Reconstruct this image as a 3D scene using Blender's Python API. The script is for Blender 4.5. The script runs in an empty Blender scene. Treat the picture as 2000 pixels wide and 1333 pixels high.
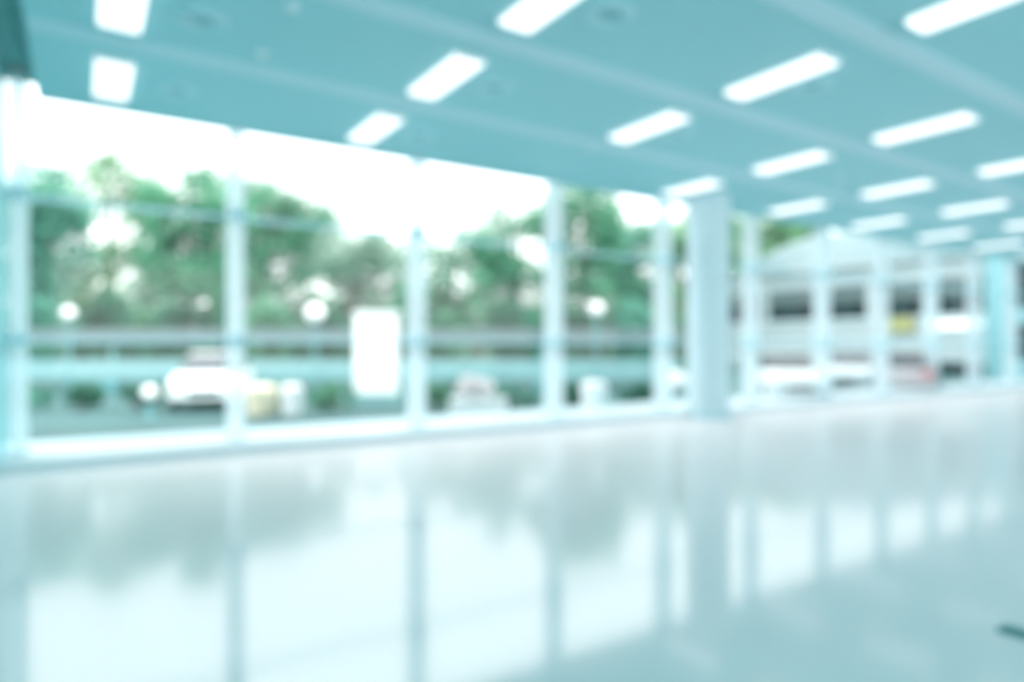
import bpy, bmesh, math, random
from mathutils import Vector, Matrix
S = bpy.context.scene
COL = S.collection
PI = math.pi

# ------------------------------------------------------------------ camera, sky, sun, exposure
YAW = math.radians(33)
FPX, HX, HY, CAMH = 1298.0, 1000.0, 676.0, 1.5
cd = bpy.data.cameras.new('camera')
cam = bpy.data.objects.new('camera', cd)
COL.objects.link(cam)
cam.location = (0, 0, CAMH)
cam.rotation_euler = (PI / 2, 0, -YAW)
cd.sensor_width = 36
cd.lens = FPX / 2000 * 36
cd.shift_y = 9.5 / 2000
cd.clip_start, cd.clip_end = 0.05, 500
cd.dof.use_dof = True            # the photograph is focused close to the lens: everything in the hall is soft
cd.dof.focus_distance = 0.8
cd.dof.aperture_fstop = 1.1
S.camera = cam

W = bpy.data.worlds.new('world')
S.world = W
W.use_nodes = True
wn = W.node_tree
bg = wn.nodes['Background']
bg.inputs['Color'].default_value = (0.995, 0.985, 1.0, 1)
bg.inputs['Strength'].default_value = 2.6

sd = bpy.data.lights.new('sun', 'SUN')
sun = bpy.data.objects.new('sun', sd)
COL.objects.link(sun)
sd.energy = 2.2
sd.angle = math.radians(6)
sd.color = (1.0, 0.97, 0.92)
sun.rotation_euler = (math.radians(48), 0, math.radians(25))   # from behind the hall: lights the street, not the floor

vs = S.view_settings
vs.view_transform = 'Standard'
vs.look = 'None'
vs.gamma = 1
vs.use_curve_mapping = False
vs.exposure = 0.5
S.display_settings.display_device = 'sRGB'
cy = S.cycles
cy.use_denoising = True
cy.max_bounces = 10
cy.diffuse_bounces = 5
cy.glossy_bounces = 4
cy.transparent_max_bounces = 24
cy.sample_clamp_indirect = 6
cy.caustics_reflective = False
cy.caustics_refractive = False


def at(px, depth, z=0.0):
    """point at a photograph column, a distance in front of the lens and a height"""
    c = (px - HX) / FPX
    return Vector(((math.cos(YAW) * c + math.sin(YAW)) * depth, (-math.sin(YAW) * c + math.cos(YAW)) * depth, z))


def on_x(px, py, X):
    c = (px - HX) / FPX
    rx, ry, rz = math.cos(YAW) * c + math.sin(YAW), -math.sin(YAW) * c + math.cos(YAW), -(py - HY) / FPX
    s = X / rx
    return (ry * s, CAMH + rz * s)


# ------------------------------------------------------------------ materials
def mat(name, col, rough=0.5, metal=0.0, spec=0.5, noise=0.0, scale=3.0, emit=None, es=0.0):
    m = bpy.data.materials.new(name)
    m.use_nodes = True
    t = m.node_tree
    b = t.nodes['Principled BSDF']
    b.inputs['Base Color'].default_value = (*col, 1)
    b.inputs['Roughness'].default_value = rough
    b.inputs['Metallic'].default_value = metal
    b.inputs['Specular IOR Level'].default_value = spec
    if emit:
        b.inputs['Emission Color'].default_value = (*emit, 1)
        b.inputs['Emission Strength'].default_value = es
    if noise:
        tc = t.nodes.new('ShaderNodeTexCoord')
        n = t.nodes.new('ShaderNodeTexNoise')
        n.inputs['Scale'].default_value = scale
        n.inputs['Detail'].default_value = 4
        r = t.nodes.new('ShaderNodeValToRGB')
        r.color_ramp.elements[0].position = 0.3
        r.color_ramp.elements[1].position = 0.7
        r.color_ramp.elements[0].color = (*[max(0, c * (1 - noise)) for c in col], 1)
        r.color_ramp.elements[1].color = (*[min(1, c * (1 + noise)) for c in col], 1)
        t.links.new(tc.outputs['Object'], n.inputs['Vector'])
        t.links.new(n.outputs['Fac'], r.inputs['Fac'])
        t.links.new(r.outputs['Color'], b.inputs['Base Color'])
    return m


def glass_mat(name, tint, base=0.04, top=0.55):
    m = bpy.data.materials.new(name)
    m.use_nodes = True
    t = m.node_tree
    t.nodes.clear()
    out = t.nodes.new('ShaderNodeOutputMaterial')
    mix = t.nodes.new('ShaderNodeMixShader')
    tr = t.nodes.new('ShaderNodeBsdfTransparent')
    tr.inputs['Color'].default_value = (*tint, 1)
    gl = t.nodes.new('ShaderNodeBsdfGlossy')
    gl.inputs['Roughness'].default_value = 0.02
    lw = t.nodes.new('ShaderNodeLayerWeight')
    lw.inputs['Blend'].default_value = 0.5
    p = t.nodes.new('ShaderNodeMath'); p.operation = 'POWER'; p.inputs[1].default_value = 4
    a = t.nodes.new('ShaderNodeMath'); a.operation = 'MULTIPLY_ADD'
    a.inputs[1].default_value = top; a.inputs[2].default_value = base
    t.links.new(lw.outputs['Facing'], p.inputs[0])
    t.links.new(p.outputs[0], a.inputs[0])
    t.links.new(a.outputs[0], mix.inputs[0])
    t.links.new(tr.outputs[0], mix.inputs[1])
    t.links.new(gl.outputs[0], mix.inputs[2])
    t.links.new(mix.outputs[0], out.inputs['Surface'])
    return m


def fin_mat(name, col, clear):
    """pale laminated glass of the facade fins: part see-through, part milky"""
    m = bpy.data.materials.new(name)
    m.use_nodes = True
    t = m.node_tree
    t.nodes.clear()
    out = t.nodes.new('ShaderNodeOutputMaterial')
    mix = t.nodes.new('ShaderNodeMixShader')
    mix2 = t.nodes.new('ShaderNodeMixShader')
    tr = t.nodes.new('ShaderNodeBsdfTransparent'); tr.inputs['Color'].default_value = (0.86, 0.97, 1, 1)
    di = t.nodes.new('ShaderNodeBsdfDiffuse'); di.inputs['Color'].default_value = (*col, 1)
    tl = t.nodes.new('ShaderNodeBsdfTranslucent'); tl.inputs['Color'].default_value = (*col, 1)
    mix.inputs[0].default_value = 1 - clear
    mix2.inputs[0].default_value = 0.65
    t.links.new(di.outputs[0], mix2.inputs[1]); t.links.new(tl.outputs[0], mix2.inputs[2])
    t.links.new(tr.outputs[0], mix.inputs[1]); t.links.new(mix2.outputs[0], mix.inputs[2])
    t.links.new(mix.outputs[0], out.inputs['Surface'])
    return m


def leaf_mat(name, c0, c1, scale=0.6):
    m = bpy.data.materials.new(name)
    m.use_nodes = True
    t = m.node_tree
    t.nodes.clear()
    out = t.nodes.new('ShaderNodeOutputMaterial')
    tc = t.nodes.new('ShaderNodeTexCoord')
    n = t.nodes.new('ShaderNodeTexNoise'); n.inputs['Scale'].default_value = scale; n.inputs['Detail'].default_value = 5
    r = t.nodes.new('ShaderNodeValToRGB')
    r.color_ramp.elements[0].position = 0.35; r.color_ramp.elements[1].position = 0.68
    r.color_ramp.elements[0].color = (*c0, 1); r.color_ramp.elements[1].color = (*c1, 1)
    di = t.nodes.new('ShaderNodeBsdfDiffuse')
    tl = t.nodes.new('ShaderNodeBsdfTranslucent')
    mx = t.nodes.new('ShaderNodeMixShader'); mx.inputs[0].default_value = 0.4
    t.links.new(tc.outputs['Object'], n.inputs['Vector'])
    t.links.new(n.outputs['Fac'], r.inputs['Fac'])
    t.links.new(r.outputs['Color'], di.inputs['Color'])
    t.links.new(r.outputs['Color'], tl.inputs['Color'])
    t.links.new(di.outputs[0], mx.inputs[1]); t.links.new(tl.outputs[0], mx.inputs[2])
    t.links.new(mx.outputs[0], out.inputs['Surface'])
    return m


def floor_mat():
    m = mat('polished_pale_floor', (0.97, 0.89, 0.885), 1.0, spec=0.0, noise=0.02, scale=0.4)
    t = m.node_tree
    gl = t.nodes.new('ShaderNodeBsdfGlossy')
    gl.inputs['Roughness'].default_value = 0.10
    lw = t.nodes.new('ShaderNodeLayerWeight')
    lw.inputs['Blend'].default_value = 0.5
    p = t.nodes.new('ShaderNodeMath'); p.operation = 'POWER'; p.inputs[1].default_value = 3
    a = t.nodes.new('ShaderNodeMath'); a.operation = 'MULTIPLY_ADD'
    a.inputs[1].default_value = 0.0; a.inputs[2].default_value = 0.20
    mix = t.nodes.new('ShaderNodeMixShader')
    t.links.new(lw.outputs['Facing'], p.inputs[0])
    t.links.new(p.outputs[0], a.inputs[0])
    t.links.new(a.outputs[0], mix.inputs[0])
    t.links.new(t.nodes['Principled BSDF'].outputs[0], mix.inputs[1])
    t.links.new(gl.outputs[0], mix.inputs[2])
    t.links.new(mix.outputs[0], t.nodes['Material Output'].inputs['Surface'])
    return m


M = dict(
    floor=floor_mat(),
    ceiling=mat('teal_ceiling_paint', (0.345, 0.70, 0.755), 0.6, noise=0.02, scale=0.4),
    seam=mat('pale_teal_ceiling_strip', (0.53, 0.80, 0.87), 0.5),
    slab=mat('dark_teal_slab', (0.20, 0.50, 0.50), 0.7, noise=0.05),
    wall=mat('pale_teal_wall', (0.45, 0.80, 0.82), 0.5, noise=0.02),
    teal=mat('teal_wall', (0.30, 0.72, 0.74), 0.4, noise=0.02),
    sill=mat('white_stone_sill', (0.72, 0.80, 0.83), 0.35, noise=0.02),
    ledge=mat('pale_stone_ledge', (0.45, 0.62, 0.66), 0.6, noise=0.03),
    column=mat('pale_blue_plaster', (0.66, 0.80, 0.84), 0.5, noise=0.02),
    joint=mat('grey_blue_joint', (0.50, 0.75, 0.80), 0.5),
    pane=glass_mat('facade_glass', (0.975, 0.99, 0.99), 0.02, 0.3),
    fin=fin_mat('milky_fin_glass', (0.95, 0.97, 0.98), 0.48),
    finbar=fin_mat('milky_glass_bar', (0.55, 0.75, 0.80), 0.45),
    lampglow=mat('white_lamp_diffuser', (0.9, 0.9, 0.9), 0.5, emit=(1.0, 0.95, 0.955), es=0.80),
    lampframe=mat('white_lamp_frame', (0.78, 0.88, 0.90), 0.4),
    vent=mat('pale_grey_vent', (0.48, 0.80, 0.86), 0.45),
    ventdark=mat('dark_vent_core', (0.24, 0.52, 0.57), 0.6),
    darkteal=mat('dark_teal_plate', (0.15, 0.33, 0.33), 0.5, noise=0.05),
    pave=mat('blue_grey_paving', (0.03, 0.11, 0.11), 0.8, noise=0.15, scale=1.2),
    concrete=mat('pale_concrete', (0.19, 0.37, 0.385), 0.8, noise=0.08, scale=1.5),
    greyrail=mat('grey_rail', (0.115, 0.18, 0.185), 0.6, noise=0.05),
    bark=mat('grey_brown_bark', (0.14, 0.14, 0.12), 0.9, noise=0.3, scale=6),
    white=mat('white_paint', (0.85, 0.88, 0.88), 0.3),
    cream=mat('cream_paint', (0.75, 0.70, 0.52), 0.4),
    carglass=mat('dark_car_glass', (0.03, 0.05, 0.06), 0.08),
    rubber=mat('black_rubber', (0.03, 0.03, 0.03), 0.8),
    chrome=mat('bright_metal', (0.75, 0.77, 0.78), 0.2, metal=1.0),
    headlight=mat('clear_headlight', (0.9, 0.92, 0.95), 0.1),
    taillight=mat('red_taillight', (0.75, 0.12, 0.10), 0.2),
    redpaint=mat('silver_pink_paint', (0.62, 0.56, 0.57), 0.3),
    silver=mat('silver_paint', (0.52, 0.62, 0.64), 0.3),
    render=mat('pale_building_render', (0.47, 0.57, 0.59), 0.7, noise=0.04),
    roofwhite=mat('white_roof_sheet', (0.56, 0.66, 0.68), 0.5, noise=0.03),
    rooftint=mat('roof_rib', (0.30, 0.45, 0.48), 0.5),
    cyanwall=mat('cyan_cladding', (0.19, 0.44, 0.48), 0.3),
    bglass=mat('dark_building_glass', (0.012, 0.022, 0.025), 0.3, spec=0.05),
    blind=mat('grey_blind', (0.11, 0.155, 0.155), 0.8),
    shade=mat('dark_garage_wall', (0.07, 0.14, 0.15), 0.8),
    yellow=mat('yellow_sign', (0.42, 0.42, 0.16), 0.5),
    globe=mat('white_lamp_globe', (0.88, 0.90, 0.90), 0.2),
    post=mat('teal_post', (0.10, 0.30, 0.32), 0.5),
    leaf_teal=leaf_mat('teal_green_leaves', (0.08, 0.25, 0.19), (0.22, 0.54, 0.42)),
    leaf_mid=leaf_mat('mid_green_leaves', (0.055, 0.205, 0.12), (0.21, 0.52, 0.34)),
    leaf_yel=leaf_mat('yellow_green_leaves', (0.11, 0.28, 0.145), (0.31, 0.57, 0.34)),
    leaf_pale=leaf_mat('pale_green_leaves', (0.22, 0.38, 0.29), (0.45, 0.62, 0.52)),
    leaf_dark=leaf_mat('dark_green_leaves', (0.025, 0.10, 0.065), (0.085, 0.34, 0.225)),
    petals=mat('white_petals', (0.90, 0.86, 0.86), 0.6),
)


# ------------------------------------------------------------------ helpers
def build(name, bm, m, parent=None, loc=None, smooth=False):
    me = bpy.data.meshes.new(name)
    bm.normal_update()
    bm.to_mesh(me)
    bm.free()
    me.materials.append(m)
    if smooth:
        for p in me.polygons:
            p.use_smooth = True
    o = bpy.data.objects.new(name, me)
    COL.objects.link(o)
    if parent:
        o.parent = parent
    if loc is not None:
        o.location = loc
    return o


def box(bm, x0, x1, y0, y1, z0, z1, bev=0.0):
    vs_ = [bm.verts.new(p) for p in ((x0, y0, z0), (x1, y0, z0), (x1, y1, z0), (x0, y1, z0),
                                     (x0, y0, z1), (x1, y0, z1), (x1, y1, z1), (x0, y1, z1))]
    fs = [bm.faces.new([vs_[i] for i in q]) for q in ((3, 2, 1, 0), (4, 5, 6, 7), (0, 1, 5, 4), (1, 2, 6, 5), (2, 3, 7, 6), (3, 0, 4, 7))]
    if bev:
        es = list({e for f in fs for e in f.edges})
        bmesh.ops.bevel(bm, geom=es, offset=bev, segments=2, affect='EDGES')
    return bm


def BX(*a, bev=0.0):
    return box(bmesh.new(), *a, bev=bev)


def lathe(bm, prof, n=24, cx=0, cy=0):
    rings = []
    for r, z in prof:
        if r < 1e-5:
            rings.append([bm.verts.new((cx, cy, z))])
        else:
            rings.append([bm.verts.new((cx + r * math.cos(2 * PI * k / n), cy + r * math.sin(2 * PI * k / n), z)) for k in range(n)])
    for a, b in zip(rings, rings[1:]):
        for k in range(n):
            k2 = (k + 1) % n
            if len(a) == 1 and len(b) == 1:
                continue
            if len(a) == 1:
                bm.faces.new((a[0], b[k2], b[k]))
            elif len(b) == 1:
                bm.faces.new((a[k], a[k2], b[0]))
            else:
                bm.faces.new((a[k], a[k2], b[k2], b[k]))
    bmesh.ops.recalc_face_normals(bm, faces=bm.faces)
    return bm


def tube(bm, pts, radii, n=8):
    rings = []
    for i, p in enumerate(pts):
        p = Vector(p)
        d = (Vector(pts[min(i + 1, len(pts) - 1)]) - Vector(pts[max(i - 1, 0)])).normalized()
        u = d.cross(Vector((0.3, 1, 0.1))).normalized()
        v = d.cross(u)
        rings.append([bm.verts.new(p + (u * math.cos(2 * PI * k / n) + v * math.sin(2 * PI * k / n)) * radii[i]) for k in range(n)])
    for a, b in zip(rings, rings[1:]):
        for k in range(n):
            bm.faces.new((a[k], a[(k + 1) % n], b[(k + 1) % n], b[k]))
    bm.faces.new(rings[0][::-1])
    bm.faces.new(rings[-1])
    bmesh.ops.recalc_face_normals(bm, faces=bm.faces)
    return bm


def prism(bm, poly, axis0, axis1, along='x'):
    """polygon (a,b) extruded between axis0 and axis1"""
    f = {'x': lambda t, a, b: (t, a, b), 'y': lambda t, a, b: (a, t, b)}[along]
    A = [bm.verts.new(f(axis0, a, b)) for a, b in poly]
    B = [bm.verts.new(f(axis1, a, b)) for a, b in poly]
    n = len(poly)
    bm.faces.new(A)
    bm.faces.new(B[::-1])
    for k in range(n):
        bm.faces.new((A[k], B[k], B[(k + 1) % n], A[(k + 1) % n]))
    bmesh.ops.recalc_face_normals(bm, faces=bm.faces)
    return bm


def thing(name, label, cat, loc=(0, 0, 0), rz=0, group=None):
    o = bpy.data.objects.new(name, None)
    COL.objects.link(o)
    o.location = loc
    o.rotation_euler = (0, 0, rz)
    o.empty_display_size = 0.1
    return tag(o, label, cat, group)


def tag(o, label, cat, group=None, kind='thing'):
    o['label'] = label
    o['category'] = cat
    o['kind'] = kind
    if group:
        o['group'] = group
    return o


def struct(o):
    o['kind'] = 'structure'
    return o


def dup(root, loc, label, rz=None):
    r = root.copy()
    COL.objects.link(r)
    r.location = loc
    r['label'] = label
    if rz is not None:
        r.rotation_euler = (0, 0, rz)
    for ch in list(root.children):
        c = ch.copy()
        COL.objects.link(c)
        c.parent = r
        for g in list(ch.children):
            d = g.copy()
            COL.objects.link(d)
            d.parent = c
    return r


# ------------------------------------------------------------------ the hall
XL, XR, YB, YG = -0.82, 36.0, -9.0, 10.7      # left wall, right wall, back wall, glass line
ZC, ZS = 4.68, 5.0                            # hung ceiling, slab above it
CURB = 0.13
struct(build('floor', BX(XL - .3, XR + .3, YB - .3, YG + .2, -0.3, 0.0), M['floor']))
struct(build('ceiling', BX(-0.46, XR, YB, 10.52, ZC, ZC + .12), M['ceiling']))
struct(build('roof_slab', BX(XL - .3, XR + .3, YB - .3, YG + .25, ZS, ZS + .4), M['slab']))
struct(build('wall_left', BX(XL - .3, XL, YB - .3, YG + .2, 0.0, ZS), M['teal']))
struct(build('wall_right', BX(XR, XR + .3, YB - .3, YG + .2, 0.0, ZS), M['wall']))
struct(build('wall_back', BX(XL, XR, YB - .3, YB, 0.0, 0.4), M['wall']))
struct(build('window_20', BX(XL, XR, YB - .12, YB - .1, 0.4, ZS), M['pane']))       # unseen glazing, added behind the lens to bring daylight onto floor and ceiling
CX, CYY, CR = 11.2, 9.58, 0.44                # the round column
arc = [(CX + .5 * math.cos(a), CYY + .5 * math.sin(a)) for a in [PI - .33 - (PI - .66) * k / 14 for k in range(15)]]
bm = bmesh.new()
poly = [(XL, 9.74)] + arc + [(XR, 9.74), (XR, YG + .2), (XL, YG + .2)]
lo = [bm.verts.new((x, y, 0)) for x, y in poly]
hi = [bm.verts.new((x, y, CURB)) for x, y in poly]
bm.faces.new(lo[::-1])
bm.faces.new(hi)
for q in range(len(poly)):
    q2 = (q + 1) % len(poly)
    bm.faces.new((lo[q], lo[q2], hi[q2], hi[q]))
bmesh.ops.triangulate(bm, faces=[f for f in bm.faces if len(f.verts) > 4])
bmesh.ops.recalc_face_normals(bm, faces=bm.faces)
struct(build('trim_sill', bm, M['sill']))
for i, y in enumerate((8.05, 5.9, 3.7, 1.5)):
    struct(build('trim_ceiling_%d' % (i + 1), BX(-0.44, XR, y - .15, y + .15, ZC - .012, ZC), M['seam']))

MX = [-0.66, 1.92, 4.84, 7.77, 10.76, 13.76, 16.76, 19.74, 22.72, 25.64, 28.62, 31.6, 34.6]
TR = (3.43, 1.58)
for i, x in enumerate(MX):
    hw = 0.095
    t = struct(build('trim_mullion_%d' % (i + 1), BX(x - hw, x + hw, 10.28, 10.66, CURB, ZC if i else ZS), M['fin']))
    for z in TR:
        build('splice_band', BX(x - hw - .012, x + hw + .012, 10.268, 10.66, z - .07, z + .07, bev=.008), M['joint'], t)
xs = MX + [XR]
for i in range(len(xs) - 1):
    x0, x1 = xs[i] + .01, xs[i + 1] - .01
    if i == 0:
        x0 = XL
    w = struct(build('window_%d' % (i + 1), BX(x0, x1, YG, YG + .02, CURB, ZS), M['pane']))
    for k, z in enumerate(TR):
        build('transom', BX(x0 + .14, x1 - .12, YG - .05, YG, z - .03, z + .03), M['finbar'], w)

# round column
c = thing('column', 'big round pale blue column standing free in front of the glass wall', 'column', (CX, CYY, 0))
build('shaft', lathe(bmesh.new(), [(0, 0.09), (CR, .09), (CR, ZC - .004), (0, ZC - .004)], 64), M['column'], c, smooth=False)
build('base_ring', lathe(bmesh.new(), [(0, 0), (.475, 0), (.475, .07), (.445, .10), (0, .10)], 48), M['joint'], c)

# ceiling lights
def light_proto():
    t = thing('ceiling_light', 'x', 'ceiling light', (0, 0, ZC), 0, 'linear ceiling lights')
    hx, hy = .18, .64
    build('frame', BX(-hx - .015, hx + .015, -hy - .015, hy + .015, -.02, 0), M['lampframe'], t)
    build('diffuser', BX(-hx, hx, -hy, hy, -.07, -.021, bev=.012), M['lampglow'], t)
    for sy in (-1, 1):
        build('end_cap', BX(-hx, hx, min(sy * hy, sy * (hy + .012)), max(sy * hy, sy * (hy + .012)), -.065, -.021), M['lampframe'], t)
    return t


rows = {
    'nearest the glass wall': (9.15, [0.32, 3.58, 10.23, 13.70, 17.15, 20.6, 24.1, 27.6]),
    'second from the glass wall': (6.96, [0.32, 3.58, 6.86, 10.23, 13.72, 17.1, 20.5, 24.0]),
    'third from the glass wall': (4.83, [3.58, 6.87, 10.24, 13.72, 17.1]),
    'farthest from the glass wall': (2.68, [6.88, 10.24]),
}
ORD = ['leftmost', 'second', 'third', 'fourth', 'fifth', 'sixth', 'seventh', 'eighth']
proto = light_proto()
first = True
for rn, (y, xl) in rows.items():
    for k, x in enumerate(xl):
        which = 'leftmost lit rectangular ceiling light' if k == 0 else ORD[k] + ' lit ceiling light from the left'
        lab = '%s in the row %s' % (which, rn)
        if rn.startswith('farthest'):
            lab = 'long lit ceiling light cut by the top edge near the right corner' if k == 0 else 'lit ceiling light beyond the top right corner of the picture'
        if first:
            proto.location = (x, y, ZC); proto['label'] = lab; first = False
        else:
            dup(proto, (x, y, ZC), lab)

# round air vents and small detectors
def vent_proto():
    t = thing('ceiling_vent', 'x', 'ceiling vent', (0, 0, ZC), 0, 'round ceiling vents')
    for r in (.24, .17):
        build('ring', lathe(bmesh.new(), [(r, 0), (r + .005, -.02), (r - .03, -.035), (r - .05, -.02), (r - .05, 0)], 32), M['vent'], t)
    build('core', lathe(bmesh.new(), [(0, -.012), (.12, -.012), (.12, 0)], 24), M['ventdark'], t)
    return t


vp = vent_proto()
VL = [((0.99, 7.04), 'round ceiling vent right of the cut light in the top left corner'),
      ((1.00, 9.17), 'round ceiling vent right of the leftmost light by the glass wall'),
      ((4.23, 4.81), 'round ceiling vent right of the top middle light cut by the frame'),
      ((4.24, 6.95), 'round ceiling vent right of the second light in the second row'),
      ((4.26, 9.13), 'round ceiling vent right of the second light in the row nearest the glass'),
      ((7.46, 4.80), 'round ceiling vent below the right end of the long light at upper right'),
      ((7.45, 6.96), 'round ceiling vent below the right end of the third light in the second row')]
for i, ((x, y), l) in enumerate(VL):
    if i == 0:
        vp.location = (x, y, ZC); vp['label'] = l
    else:
        dup(vp, (x, y, ZC), l)


def det_proto():
    t = thing('smoke_detector', 'x', 'smoke detector', (0, 0, ZC), 0, 'small round ceiling detectors')
    build('mount', lathe(bmesh.new(), [(0, 0), (.075, 0), (.075, -.012), (0, -.012)], 24), M['vent'], t)
    build('dome', lathe(bmesh.new(), [(.06, -.012), (.055, -.035), (.03, -.05), (0, -.052)], 24), M['lampframe'], t, smooth=True)
    return t


dp = det_proto()
DL = [((1.65, 6.32), 'small round ceiling detector near the top edge, left of the middle'),
      ((1.64, 7.50), 'small round ceiling detector between the leftmost and second lights'),
      ((6.86, 8.22), 'small round ceiling detector just left of the third light in the second row'),
      ((11.95, 7.11), 'small round ceiling detector right of the lights above the column'),
      ((10.34, 8.10), 'small round ceiling detector between the two lights above the column')]
for i, ((x, y), l) in enumerate(DL):
    if i == 0:
        dp.location = (x, y, ZC); dp['label'] = l
    else:
        dup(dp, (x, y, ZC), l)

# dark strip lying on the floor at the right edge
t = thing('cable_cover', 'dark teal cable cover strip lying on the glossy floor at the right edge', 'cable cover', (4.10, 1.0, 0))
build('base_strip', prism(bmesh.new(), [(-.075, 0), (.075, 0), (.05, .016), (-.05, .016)], -.5, .54, 'y'), M['darkteal'], t)
build('lid', BX(-.032, .032, -.49, .53, .016, .021, bev=.002), M['darkteal'], t)

# ------------------------------------------------------------------ outside: ground
ZG = -0.15
struct(build('ground', BX(-90, 130, YG + .25, 160, -0.6, ZG), M['pave']))
struct(build('trim_ledge', BX(-14, 39, YG + .2, 11.75, ZG, CURB - .005, bev=.02), M['ledge']))

R = random.Random(7)


def leaves(bm, centres, per, size, rnd, squash=0.8):
    for (c_, r) in centres:
        for _ in range(int(per * r * r)):
            v = Vector((rnd.gauss(0, 1), rnd.gauss(0, 1), rnd.gauss(0, 1))).normalized()
            p = c_ + Vector((v.x, v.y, v.z * squash)) * r * (rnd.random() ** 0.4)
            s = size * rnd.uniform(.6, 1.3)
            a = Vector((rnd.gauss(0, 1), rnd.gauss(0, 1), rnd.gauss(0, .6))).normalized()
            n = (Vector((rnd.gauss(0, .8), rnd.gauss(0, .8), 1)) + v * .8).normalized()
            b = n.cross(a)
            if b.length < .1:
                continue
            b.normalize()
            a = b.cross(n)
            q = [p - a * s, p - a * s * .1 + b * s * .42 + n * s * .1, p + a * s, p - a * s * .1 - b * s * .42 + n * s * .1]
            bm.faces.new([bm.verts.new(x) for x in q])


def tree(name, label, px, depth, top, bottom, halfw, m, seed, nclump=34, leaf=.2, per=150, group='street trees outside the glass', lean=0, thin=1.0):
    rnd = random.Random(seed)
    base = at(px, depth, ZG)
    t = thing(name, label, 'tree', base, -YAW + rnd.uniform(-.25, .25), group)
    zc, hz = (top + bottom) / 2 - ZG, (top - bottom) / 2
    cl = []
    for i in range(nclump):
        v = Vector((rnd.gauss(0, 1), rnd.gauss(0, 1), rnd.gauss(0, 1))).normalized() * (rnd.random() ** .4)
        r = rnd.uniform(.5, 1.0) * min(halfw, hz) * .38
        v = Vector([math.copysign(abs(q) ** .75, q) for q in v])
        cl.append((Vector((v.x * (halfw - r), v.y * (halfw - r) * .5, zc + v.z * (hz - r * .8))), r))
    bm = bmesh.new()
    leaves(bm, cl, per * thin * .85, leaf, rnd)
    build('foliage', bm, m, t)
    H = top - ZG
    bm = bmesh.new()
    tube(bm, [(0, 0, 0), (.05, .02, H * .2), (-.04, .05, H * .45), (.02, 0, H * .75)], [H * .03, H * .022, H * .017, H * .006], 10)
    build('trunk', bm, M['bark'], t, smooth=True)
    for i in range(5):
        tgt = cl[rnd.randrange(len(cl))][0]
        s = Vector((0, 0, H * rnd.uniform(.22, .5)))
        mid = s.lerp(tgt, .5) + Vector((0, 0, -.25))
        build('branch', tube(bmesh.new(), [s, mid, tgt], [H * .012, H * .008, H * .003], 6), M['bark'], t, smooth=True)
    return t


def hgt(py, depth):
    return CAMH - (py - HY) * depth / FPX


def tr(px, depth, ytop, ybot, halfpx, m, seed, label, **k):
    return tree('broadleaf_tree', label, px, depth, hgt(ytop, depth), hgt(ybot, depth), halfpx * depth / FPX, M[m], seed, **k)


tr(50, 34, 285, 660, 160, 'leaf_teal', 1, 'teal green tree standing behind the far left end of the glass wall', nclump=62, thin=.7)
tr(215, 41, 272, 660, 165, 'leaf_yel', 2, 'tall sunlit yellow green tree in the first pane from the left', nclump=46, thin=.6)
tr(370, 34, 285, 670, 150, 'leaf_mid', 3, 'broad mid green tree left of the first glass fin', nclump=54, thin=.7)
tr(515, 53, 278, 670, 205, 'leaf_mid', 4, 'loose mid green tree right of the first glass fin, its top sloping down', nclump=58, thin=.55)
tr(690, 62, 425, 690, 150, 'leaf_pale', 5, 'low pale green tree under the open white sky', nclump=50, thin=.7, leaf=.26)
tr(885, 40, 412, 670, 135, 'leaf_mid', 6, 'rounded green tree left of the middle of the third pane', nclump=46, thin=.6)
tr(1010, 49, 345, 680, 135, 'leaf_mid', 8, 'tall green tree directly left of the third glass fin', nclump=50, thin=.6)
tr(1140, 39, 325, 670, 135, 'leaf_mid', 9, 'dense green tree filling the pane right of the third glass fin', nclump=56, thin=.75)
tr(1245, 50, 400, 680, 120, 'leaf_teal', 10, 'blue green tree left of the fourth glass fin', nclump=52, thin=1.0)
tr(1345, 42, 372, 690, 90, 'leaf_yel', 11, 'yellow green tree glimpsed left of the column', nclump=44, thin=1.3)
tr(935, 33, 590, 730, 90, 'leaf_pale', 12, 'small pale grey green tree low in the third pane', nclump=26, leaf=.14)
tr(1520, 64, 375, 690, 105, 'leaf_yel', 13, 'yellow green tree rising behind the white roof', nclump=60, thin=2, leaf=.3, per=90)
tr(1410, 76, 400, 690, 85, 'leaf_mid', 14, 'green tree hidden mostly behind the column and white roof', nclump=44, thin=2, leaf=.3, per=90)


def bush(label, px, depth, ytop, halfpx, m, seed, group='hedge bushes along the street', per=230, leaf=.1):
    rnd = random.Random(seed)
    t = thing('bush', label, 'bush', at(px, depth, ZG), rnd.uniform(0, 6), group)
    H, hw = hgt(ytop, depth) - ZG, halfpx * depth / FPX
    cl = []
    for i in range(28):
        a, q = rnd.uniform(0, 2 * PI), rnd.random() ** .5
        r = min(hw, H * .5) * rnd.uniform(.38, .55)
        z = r * .8 + max(0, (H - 1.7 * r)) * (1 if i < 5 else rnd.random()) * (1 - .3 * q)
        cl.append((Vector((math.cos(a) * q * max(.05, hw - r), math.sin(a) * q * max(.05, hw - r) * .6, z)), r))
    bm = bmesh.new()
    leaves(bm, cl, per, leaf, rnd)
    build('foliage', bm, M[m], t)
    bm = bmesh.new()
    for k in range(4):
        tgt = cl[k][0]
        tube(bm, [(0, 0, 0), tgt * .5 + Vector((.02, 0, 0)), tgt], [.03, .02, .008], 6)
    build('stem', bm, M['bark'], t)
    return t


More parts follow.
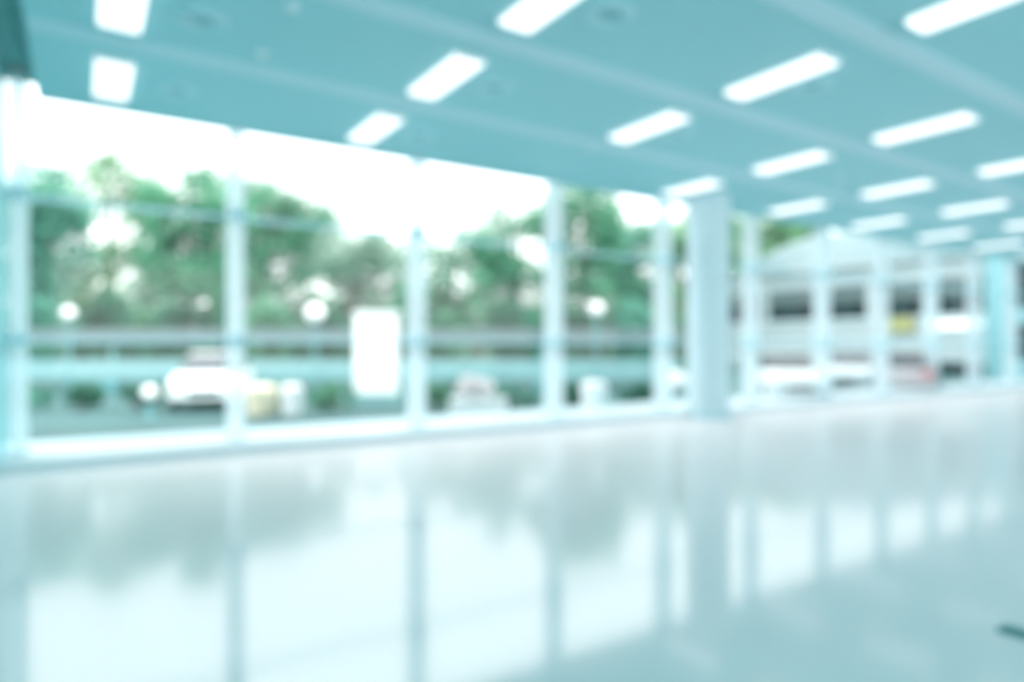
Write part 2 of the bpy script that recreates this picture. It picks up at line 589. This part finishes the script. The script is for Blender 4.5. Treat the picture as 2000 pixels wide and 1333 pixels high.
# tall dark bushes behind the street rail, low ones in front of it
k = 0
WHERE = ['in the first pane from the left', 'in the second pane', 'in the third pane', 'in the pane right of the third glass fin', 'left of the column']
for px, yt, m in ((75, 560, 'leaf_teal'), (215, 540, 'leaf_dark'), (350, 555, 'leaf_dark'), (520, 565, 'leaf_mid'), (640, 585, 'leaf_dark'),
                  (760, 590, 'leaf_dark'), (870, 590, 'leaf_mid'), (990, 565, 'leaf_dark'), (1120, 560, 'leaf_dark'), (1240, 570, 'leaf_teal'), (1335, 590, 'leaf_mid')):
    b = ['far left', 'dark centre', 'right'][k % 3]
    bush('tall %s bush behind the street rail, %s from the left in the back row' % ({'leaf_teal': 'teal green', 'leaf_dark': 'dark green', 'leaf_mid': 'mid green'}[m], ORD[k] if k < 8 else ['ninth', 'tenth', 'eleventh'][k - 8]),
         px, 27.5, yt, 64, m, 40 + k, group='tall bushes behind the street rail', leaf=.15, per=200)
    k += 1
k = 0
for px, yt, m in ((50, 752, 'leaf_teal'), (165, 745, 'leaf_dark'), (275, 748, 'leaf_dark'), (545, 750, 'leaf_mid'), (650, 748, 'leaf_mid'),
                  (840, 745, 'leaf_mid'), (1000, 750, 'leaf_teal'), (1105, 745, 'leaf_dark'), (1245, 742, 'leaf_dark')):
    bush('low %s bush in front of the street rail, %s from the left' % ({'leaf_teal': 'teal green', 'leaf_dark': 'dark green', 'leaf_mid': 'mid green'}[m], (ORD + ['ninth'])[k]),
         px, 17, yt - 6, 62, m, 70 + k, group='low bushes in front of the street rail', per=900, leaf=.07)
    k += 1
bush('rounded green bush in front of the white building', 1645, 29, 700, 42, 'leaf_teal', 90, group=None, leaf=.12)

# long clipped hedge far behind the trees
rnd = random.Random(5)
t = thing('hedge', 'long dark clipped hedge far behind the tree trunks', 'hedge', at(640, 71, ZG), -YAW)
hx0, hx1, hh = (-80 - 640) * 71 / FPX, (1340 - 640) * 71 / FPX, hgt(598, 71) - ZG
bm = bmesh.new()
for _ in range(15000):
    p = Vector((rnd.uniform(hx0, hx1), rnd.uniform(-.8, .8), rnd.uniform(.05, 1) * hh + rnd.gauss(0, .1)))
    n = Vector((rnd.gauss(0, 1), rnd.gauss(-.6, 1), rnd.gauss(.4, 1))).normalized()
    a = n.cross(Vector((rnd.gauss(0, 1), rnd.gauss(0, 1), rnd.gauss(0, 1)))).normalized()
    b = n.cross(a)
    s_ = rnd.uniform(.2, .42)
    bm.faces.new([bm.verts.new(p + q) for q in (a * s_, b * s_ * .5, -a * s_, -b * s_ * .5)])
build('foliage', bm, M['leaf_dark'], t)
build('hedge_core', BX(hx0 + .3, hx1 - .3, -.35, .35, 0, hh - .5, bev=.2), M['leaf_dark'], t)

# street rail: pale low beam and grey upper rail on posts, square to the view
t = thing('street_rail', 'long street rail with pale lower beam and grey upper beam on posts', 'railing', at(640, 24, ZG), -YAW)
ux = 24 / FPX
L0, L1 = (-40 - 640) * ux, (1330 - 640) * ux
z1, z2 = hgt(704, 24) - ZG, hgt(744, 24) - ZG
build('lower_beam', BX(L0, L1, -.12, .12, z2, z1, bev=.03), M['concrete'], t)
z3, z4 = hgt(643, 24) - ZG, hgt(671, 24) - ZG
build('upper_beam', BX(L0, L1, -.06, .06, z4, z3, bev=.02), M['greyrail'], t)
for px in (-20, 215, 453, 802, 1060, 1280):
    x = (px - 640) * ux
    bm = BX(x - .3, x + .3, -.10, .10, 0, z2, bev=.02)
    box(bm, x - .06, x + .06, .125, .20, 0, z3)
    build('post', bm, M['post'], t)


# ------------------------------------------------------------------ cars
def car(label, px, depth, rz, paint, dz=0.0, s=1.0, group='parked cars outside'):
    t = thing('car', label, 'car', at(px, depth, ZG), rz, group)
    t.scale = (s, s, s)
    # length along x, front at +x
    prof = [(-2.0, .35), (-2.05, .62), (-1.95, .92), (-1.5, .98), (1.0, .96), (1.85, .82), (2.05, .62), (2.02, .35), (1.75, .25), (-1.75, .25)]
    bm = bmesh.new()
    secs = []
    for y, k in ((-.84, .93), (-.80, .985), (-.6, 1.0), (.6, 1.0), (.80, .985), (.84, .93)):
        secs.append([bm.verts.new((x * k, y, .6 + (z - .6) * (1 if abs(y) < .83 else .86))) for x, z in prof])
    n = len(prof)
    for a, b in zip(secs, secs[1:]):
        for i in range(n):
            bm.faces.new((a[i], a[(i + 1) % n], b[(i + 1) % n], b[i]))
    bm.faces.new(secs[0][::-1]); bm.faces.new(secs[-1])
    bmesh.ops.recalc_face_normals(bm, faces=bm.faces)
    build('body', bm, M[paint], t, smooth=False)
    cab = [(-1.75, .95), (-1.25, 1.42), (.15, 1.44), (1.05, .93)]
    bm = bmesh.new()
    A = [bm.verts.new((x, -.78 if z < 1 else -.60, z)) for x, z in cab]
    B = [bm.verts.new((x, .78 if z < 1 else .60, z)) for x, z in cab]
    bm.faces.new(A); bm.faces.new(B[::-1])
    for i in range(4):
        bm.faces.new((A[i], B[i], B[(i + 1) % 4], A[(i + 1) % 4]))
    bmesh.ops.recalc_face_normals(bm, faces=bm.faces)
    build('glasshouse', bm, M['carglass'], t)
    build('roof_panel', BX(-1.30, .20, -.62, .62, 1.40, 1.47, bev=.025), M[paint], t)
    for sy in (-1, 1):
        for x in (-1.25, 1.3):
            bm = lathe(bmesh.new(), [(0, -.1), (.26, -.1), (.31, -.07), (.31, .07), (.26, .1), (0, .1)], 24)
            bmesh.ops.rotate(bm, cent=(0, 0, 0), matrix=Matrix.Rotation(PI / 2, 3, 'X'), verts=bm.verts)
            w = build('wheel', bm, M['rubber'], t, (x, sy * .78, .31))
            bm = lathe(bmesh.new(), [(0, .02), (.18, .015), (.18, 0), (0, 0)], 16)
            bmesh.ops.rotate(bm, cent=(0, 0, 0), matrix=Matrix.Rotation(-sy * PI / 2, 3, 'X'), verts=bm.verts)
            build('hubcap', bm, M['chrome'], w, (0, sy * .1, 0))
        build('headlight', BX(1.86, 2.06, sy * .58 - .17, sy * .58 + .17, .62, .76, bev=.03), M['headlight'], t)
        build('taillight', BX(-2.07, -1.93, sy * .62 - .13, sy * .62 + .13, .68, .84, bev=.02), M['taillight'], t)
    build('grille', BX(1.98, 2.06, -.36, .36, .45, .58, bev=.01), M['carglass'], t)
    return t


def facing(px):
    return -YAW - PI / 2 + math.atan((HX - px) / FPX)      # heading of something that looks at the lens


car('white car facing the glass wall left of the first fin', 420, 18.2, facing(420) - .12, 'white', group=None)
car('white car parked at the foot of the white building, just right of the column', 1532, 20, facing(1532) + .2, 'white', group=None)
car('silver car parked between the sixth and seventh glass fins', 1660, 24, facing(1660) - .1, 'silver', group=None)
car('pinkish silver car seen from behind with red tail lights', 1775, 23, facing(1775) + PI - .05, 'redpaint', group=None)

# ------------------------------------------------------------------ street furniture
t = thing('sign_pylon', 'tall bright white blank sign pylon outside, left of the second glass fin', 'sign', at(735, 19, ZG), -YAW)
build('panel', BX(-.62, .62, -.12, .12, .25, hgt(618, 19) - ZG, bev=.04), M['white'], t)
build('plinth', BX(-.75, .75, -.25, .25, 0, .25, bev=.03), M['concrete'], t)
build('cap', BX(-.66, .66, -.15, .15, hgt(618, 19) - ZG, hgt(610, 19) - ZG, bev=.02), M['white'], t)


def litter_bin(label, px, depth, h, w, m):
    t = thing('litter_bin', label, 'litter bin', at(px, depth, ZG), -YAW)
    build('body', lathe(bmesh.new(), [(0, .05), (w * .42, .05), (w * .5, h * .8), (w * .46, h * .8), (0, h * .78)], 20), M[m], t)
    build('lid', lathe(bmesh.new(), [(w * .52, h * .82), (w * .5, h * .9), (w * .25, h), (0, h)], 20), M[m], t)
    build('foot', lathe(bmesh.new(), [(0, 0), (w * .3, 0), (w * .3, .06), (0, .06)], 16), M['post'], t)


litter_bin('cream litter bin with domed lid, right of the first glass fin', 510, 15.4, .76, .72, 'cream')
litter_bin('white litter bin with domed lid, right of the third glass fin', 1160, 15.2, .85, .6, 'white')
litter_bin('small white litter bin beside the cream bin', 570, 15.4, .76, .5, 'white')


def globe_lamp(label, px, depth, py, r):
    h = hgt(py, depth) - ZG
    t = thing('globe_lamp', label, 'street lamp', at(px, depth, ZG), 0, 'globe lamps on the street')
    build('pole', lathe(bmesh.new(), [(0, 0), (.12, 0), (.1, .08), (.045, .12), (.035, h - r), (0, h - r)], 16), M['post'], t)
    build('collar', lathe(bmesh.new(), [(.03, h - r - .05), (.09, h - r - .02), (.09, h - r * .9), (0, h - r * .9)], 16), M['greyrail'], t)
    bm = bmesh.new()
    bmesh.ops.create_uvsphere(bm, u_segments=24, v_segments=16, radius=r, matrix=Matrix.Translation((0, 0, h)))
    build('globe', bm, M['globe'], t, smooth=True)


globe_lamp('white globe street lamp standing in the middle of the second pane', 615, 21, 612, .30)
globe_lamp('white globe street lamp at the left of the first pane', 134, 21, 612, .20)
globe_lamp('white globe street lamp between the third and fourth glass fins', 1165, 22, 604, .24)
globe_lamp('low white globe lamp just left of the column', 1322, 19, 748, .33)
globe_lamp('low white globe lamp in the first pane in front of the bushes', 292, 15.2, 768, .17)

t = thing('planter', 'white planter trough with a mound of white flowers', 'planter', at(935, 15.2, ZG), -YAW)
bm = BX(-.66, .66, -.25, .25, 0, .46, bev=.03)
build('trough', bm, M['white'], t)
bm = bmesh.new()
rr = random.Random(3)
leaves(bm, [(Vector((rr.uniform(-.35, .3), rr.uniform(-.12, .12), .55 + rr.random() * .3)), .22) for _ in range(9)], 1500, .07, rr)
build('flowers', bm, M['petals'], t)

# ------------------------------------------------------------------ white building on the right
BXX = 40.0
t = thing('building', 'pale building with a dark window band and curved white ribbed roof', 'building', (BXX, 22.0, ZG))


def bb(name, y0, y1, z0, z1, x0, x1, m, parent=t, bev=0.0):
    return build(name, BX(x0, x1, y0 - 22, y1 - 22, z0 - ZG, z1 - ZG, bev=bev), M[m], parent)


bb('lower_wall', 12.2, 34, .62, 2.95, 0, .35, 'render')
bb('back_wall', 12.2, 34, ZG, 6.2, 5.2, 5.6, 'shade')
bb('upper_wall', 12.2, 34, 5.25, 6.45, 0, .5, 'render')
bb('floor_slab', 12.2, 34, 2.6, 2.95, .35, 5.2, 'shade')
bb('sill_band', 12.2, 34, 2.95, 3.2, -.12, .4, 'roofwhite', bev=.02)
for y in [12.2, 15.3, 18.4, 21.6, 25.0, 29.0, 33.0]:
    bb('pillar', y, y + .5, ZG, 5.25, .02, .5, 'render')
yy = [12.7, 15.3, 15.8, 18.4, 18.9, 21.6, 22.1, 25.0, 25.5, 29.0, 29.5, 33.0]
for a, b in zip(yy[::2], yy[1::2]):
    bm = BX(.1, .2, a - 22, b - 22, 3.2 - ZG, 3.26 - ZG)
    box(bm, .1, .2, a - 22, b - 22, 5.19 - ZG, 5.25 - ZG)
    box(bm, .1, .2, (a + b) / 2 - .04 - 22, (a + b) / 2 + .04 - 22, 3.26 - ZG, 5.19 - ZG)
    w = build('window', bm, M['greyrail'], t)
    build('pane', BX(.14, .17, a - 22, b - 22, 3.26 - ZG, 5.19 - ZG), M['bglass'], w)
    build('blind', BX(.07, .10, a - 22 + .05, b - 22 - .05, 4.2 - ZG, 5.2 - ZG), M['blind'], w)
bb('stair_tower', 11.4, 15.3, ZG, 6.4, -1.2, 0, 'cyanwall')
for z0, z1 in ((.9, 2.6), (3.4, 5.6)):
    for y0 in (11.6, 13.0):
        bb('tower_window', y0, y0 + 1.1, z0, z1, -1.26, -1.2, 'bglass')
# curved roof: a barrel running back from the street face
prof = [(31.5, 6.45), (30.2, 6.9), (29.0, 7.55), (27.8, 7.95), (26.6, 8.25), (25.2, 8.5), (23.8, 8.58), (22.4, 8.4), (21.2, 8.12), (20.1, 7.8), (18.4, 7.25), (16.9, 6.75), (15.7, 6.45)]
bm = prism(bmesh.new(), [(y - 22, z - ZG) for y, z in prof], -.6, 5.6, 'x')
build('roof', bm, M['roofwhite'], t)
for k in range(1, 6):
    f = k / 6
    pts = [(-.62 + .0 * k, y - 22, 6.46 + (z - 6.45) * f - ZG) for y, z in prof[1:-1]]
    build('roof_rib', tube(bmesh.new(), pts, [.07] * len(pts), 6), M['rooftint'], t)
bb('eave', 12.2, 34, 6.32, 6.5, -.6, .3, 'roofwhite', bev=.03)
s = thing('shop_sign', 'blank yellow sign board on the pale building between glass fins', 'sign', (BXX - .18, 20.2, 2.3))
build('board', BX(-.05, .05, -.95, .95, 0, .85, bev=.01), M['yellow'], s)
build('frame', BX(-.02, .06, -1.0, 1.0, -.05, .9, bev=.01), M['greyrail'], s)
s = thing('lamp_reflection_strip', 'long white glowing strip imitating a ceiling lamp reflection, right of the yellow sign', 'lamp reflection', (BXX - .18, 17.4, 2.45))
build('tube', BX(-.12, 0, -1.6, 1.2, 0, .42, bev=.05), mat('reflected_lamp_glow', (.9, .9, .9), .4, emit=(.95, 1, 1), es=.8), s)  # glowing strip added in place of ceiling lamps mirrored in the facade glass
build('strip_backing', BX(0, .05, -1.5, 1.1, .1, .3), M['greyrail'], s)
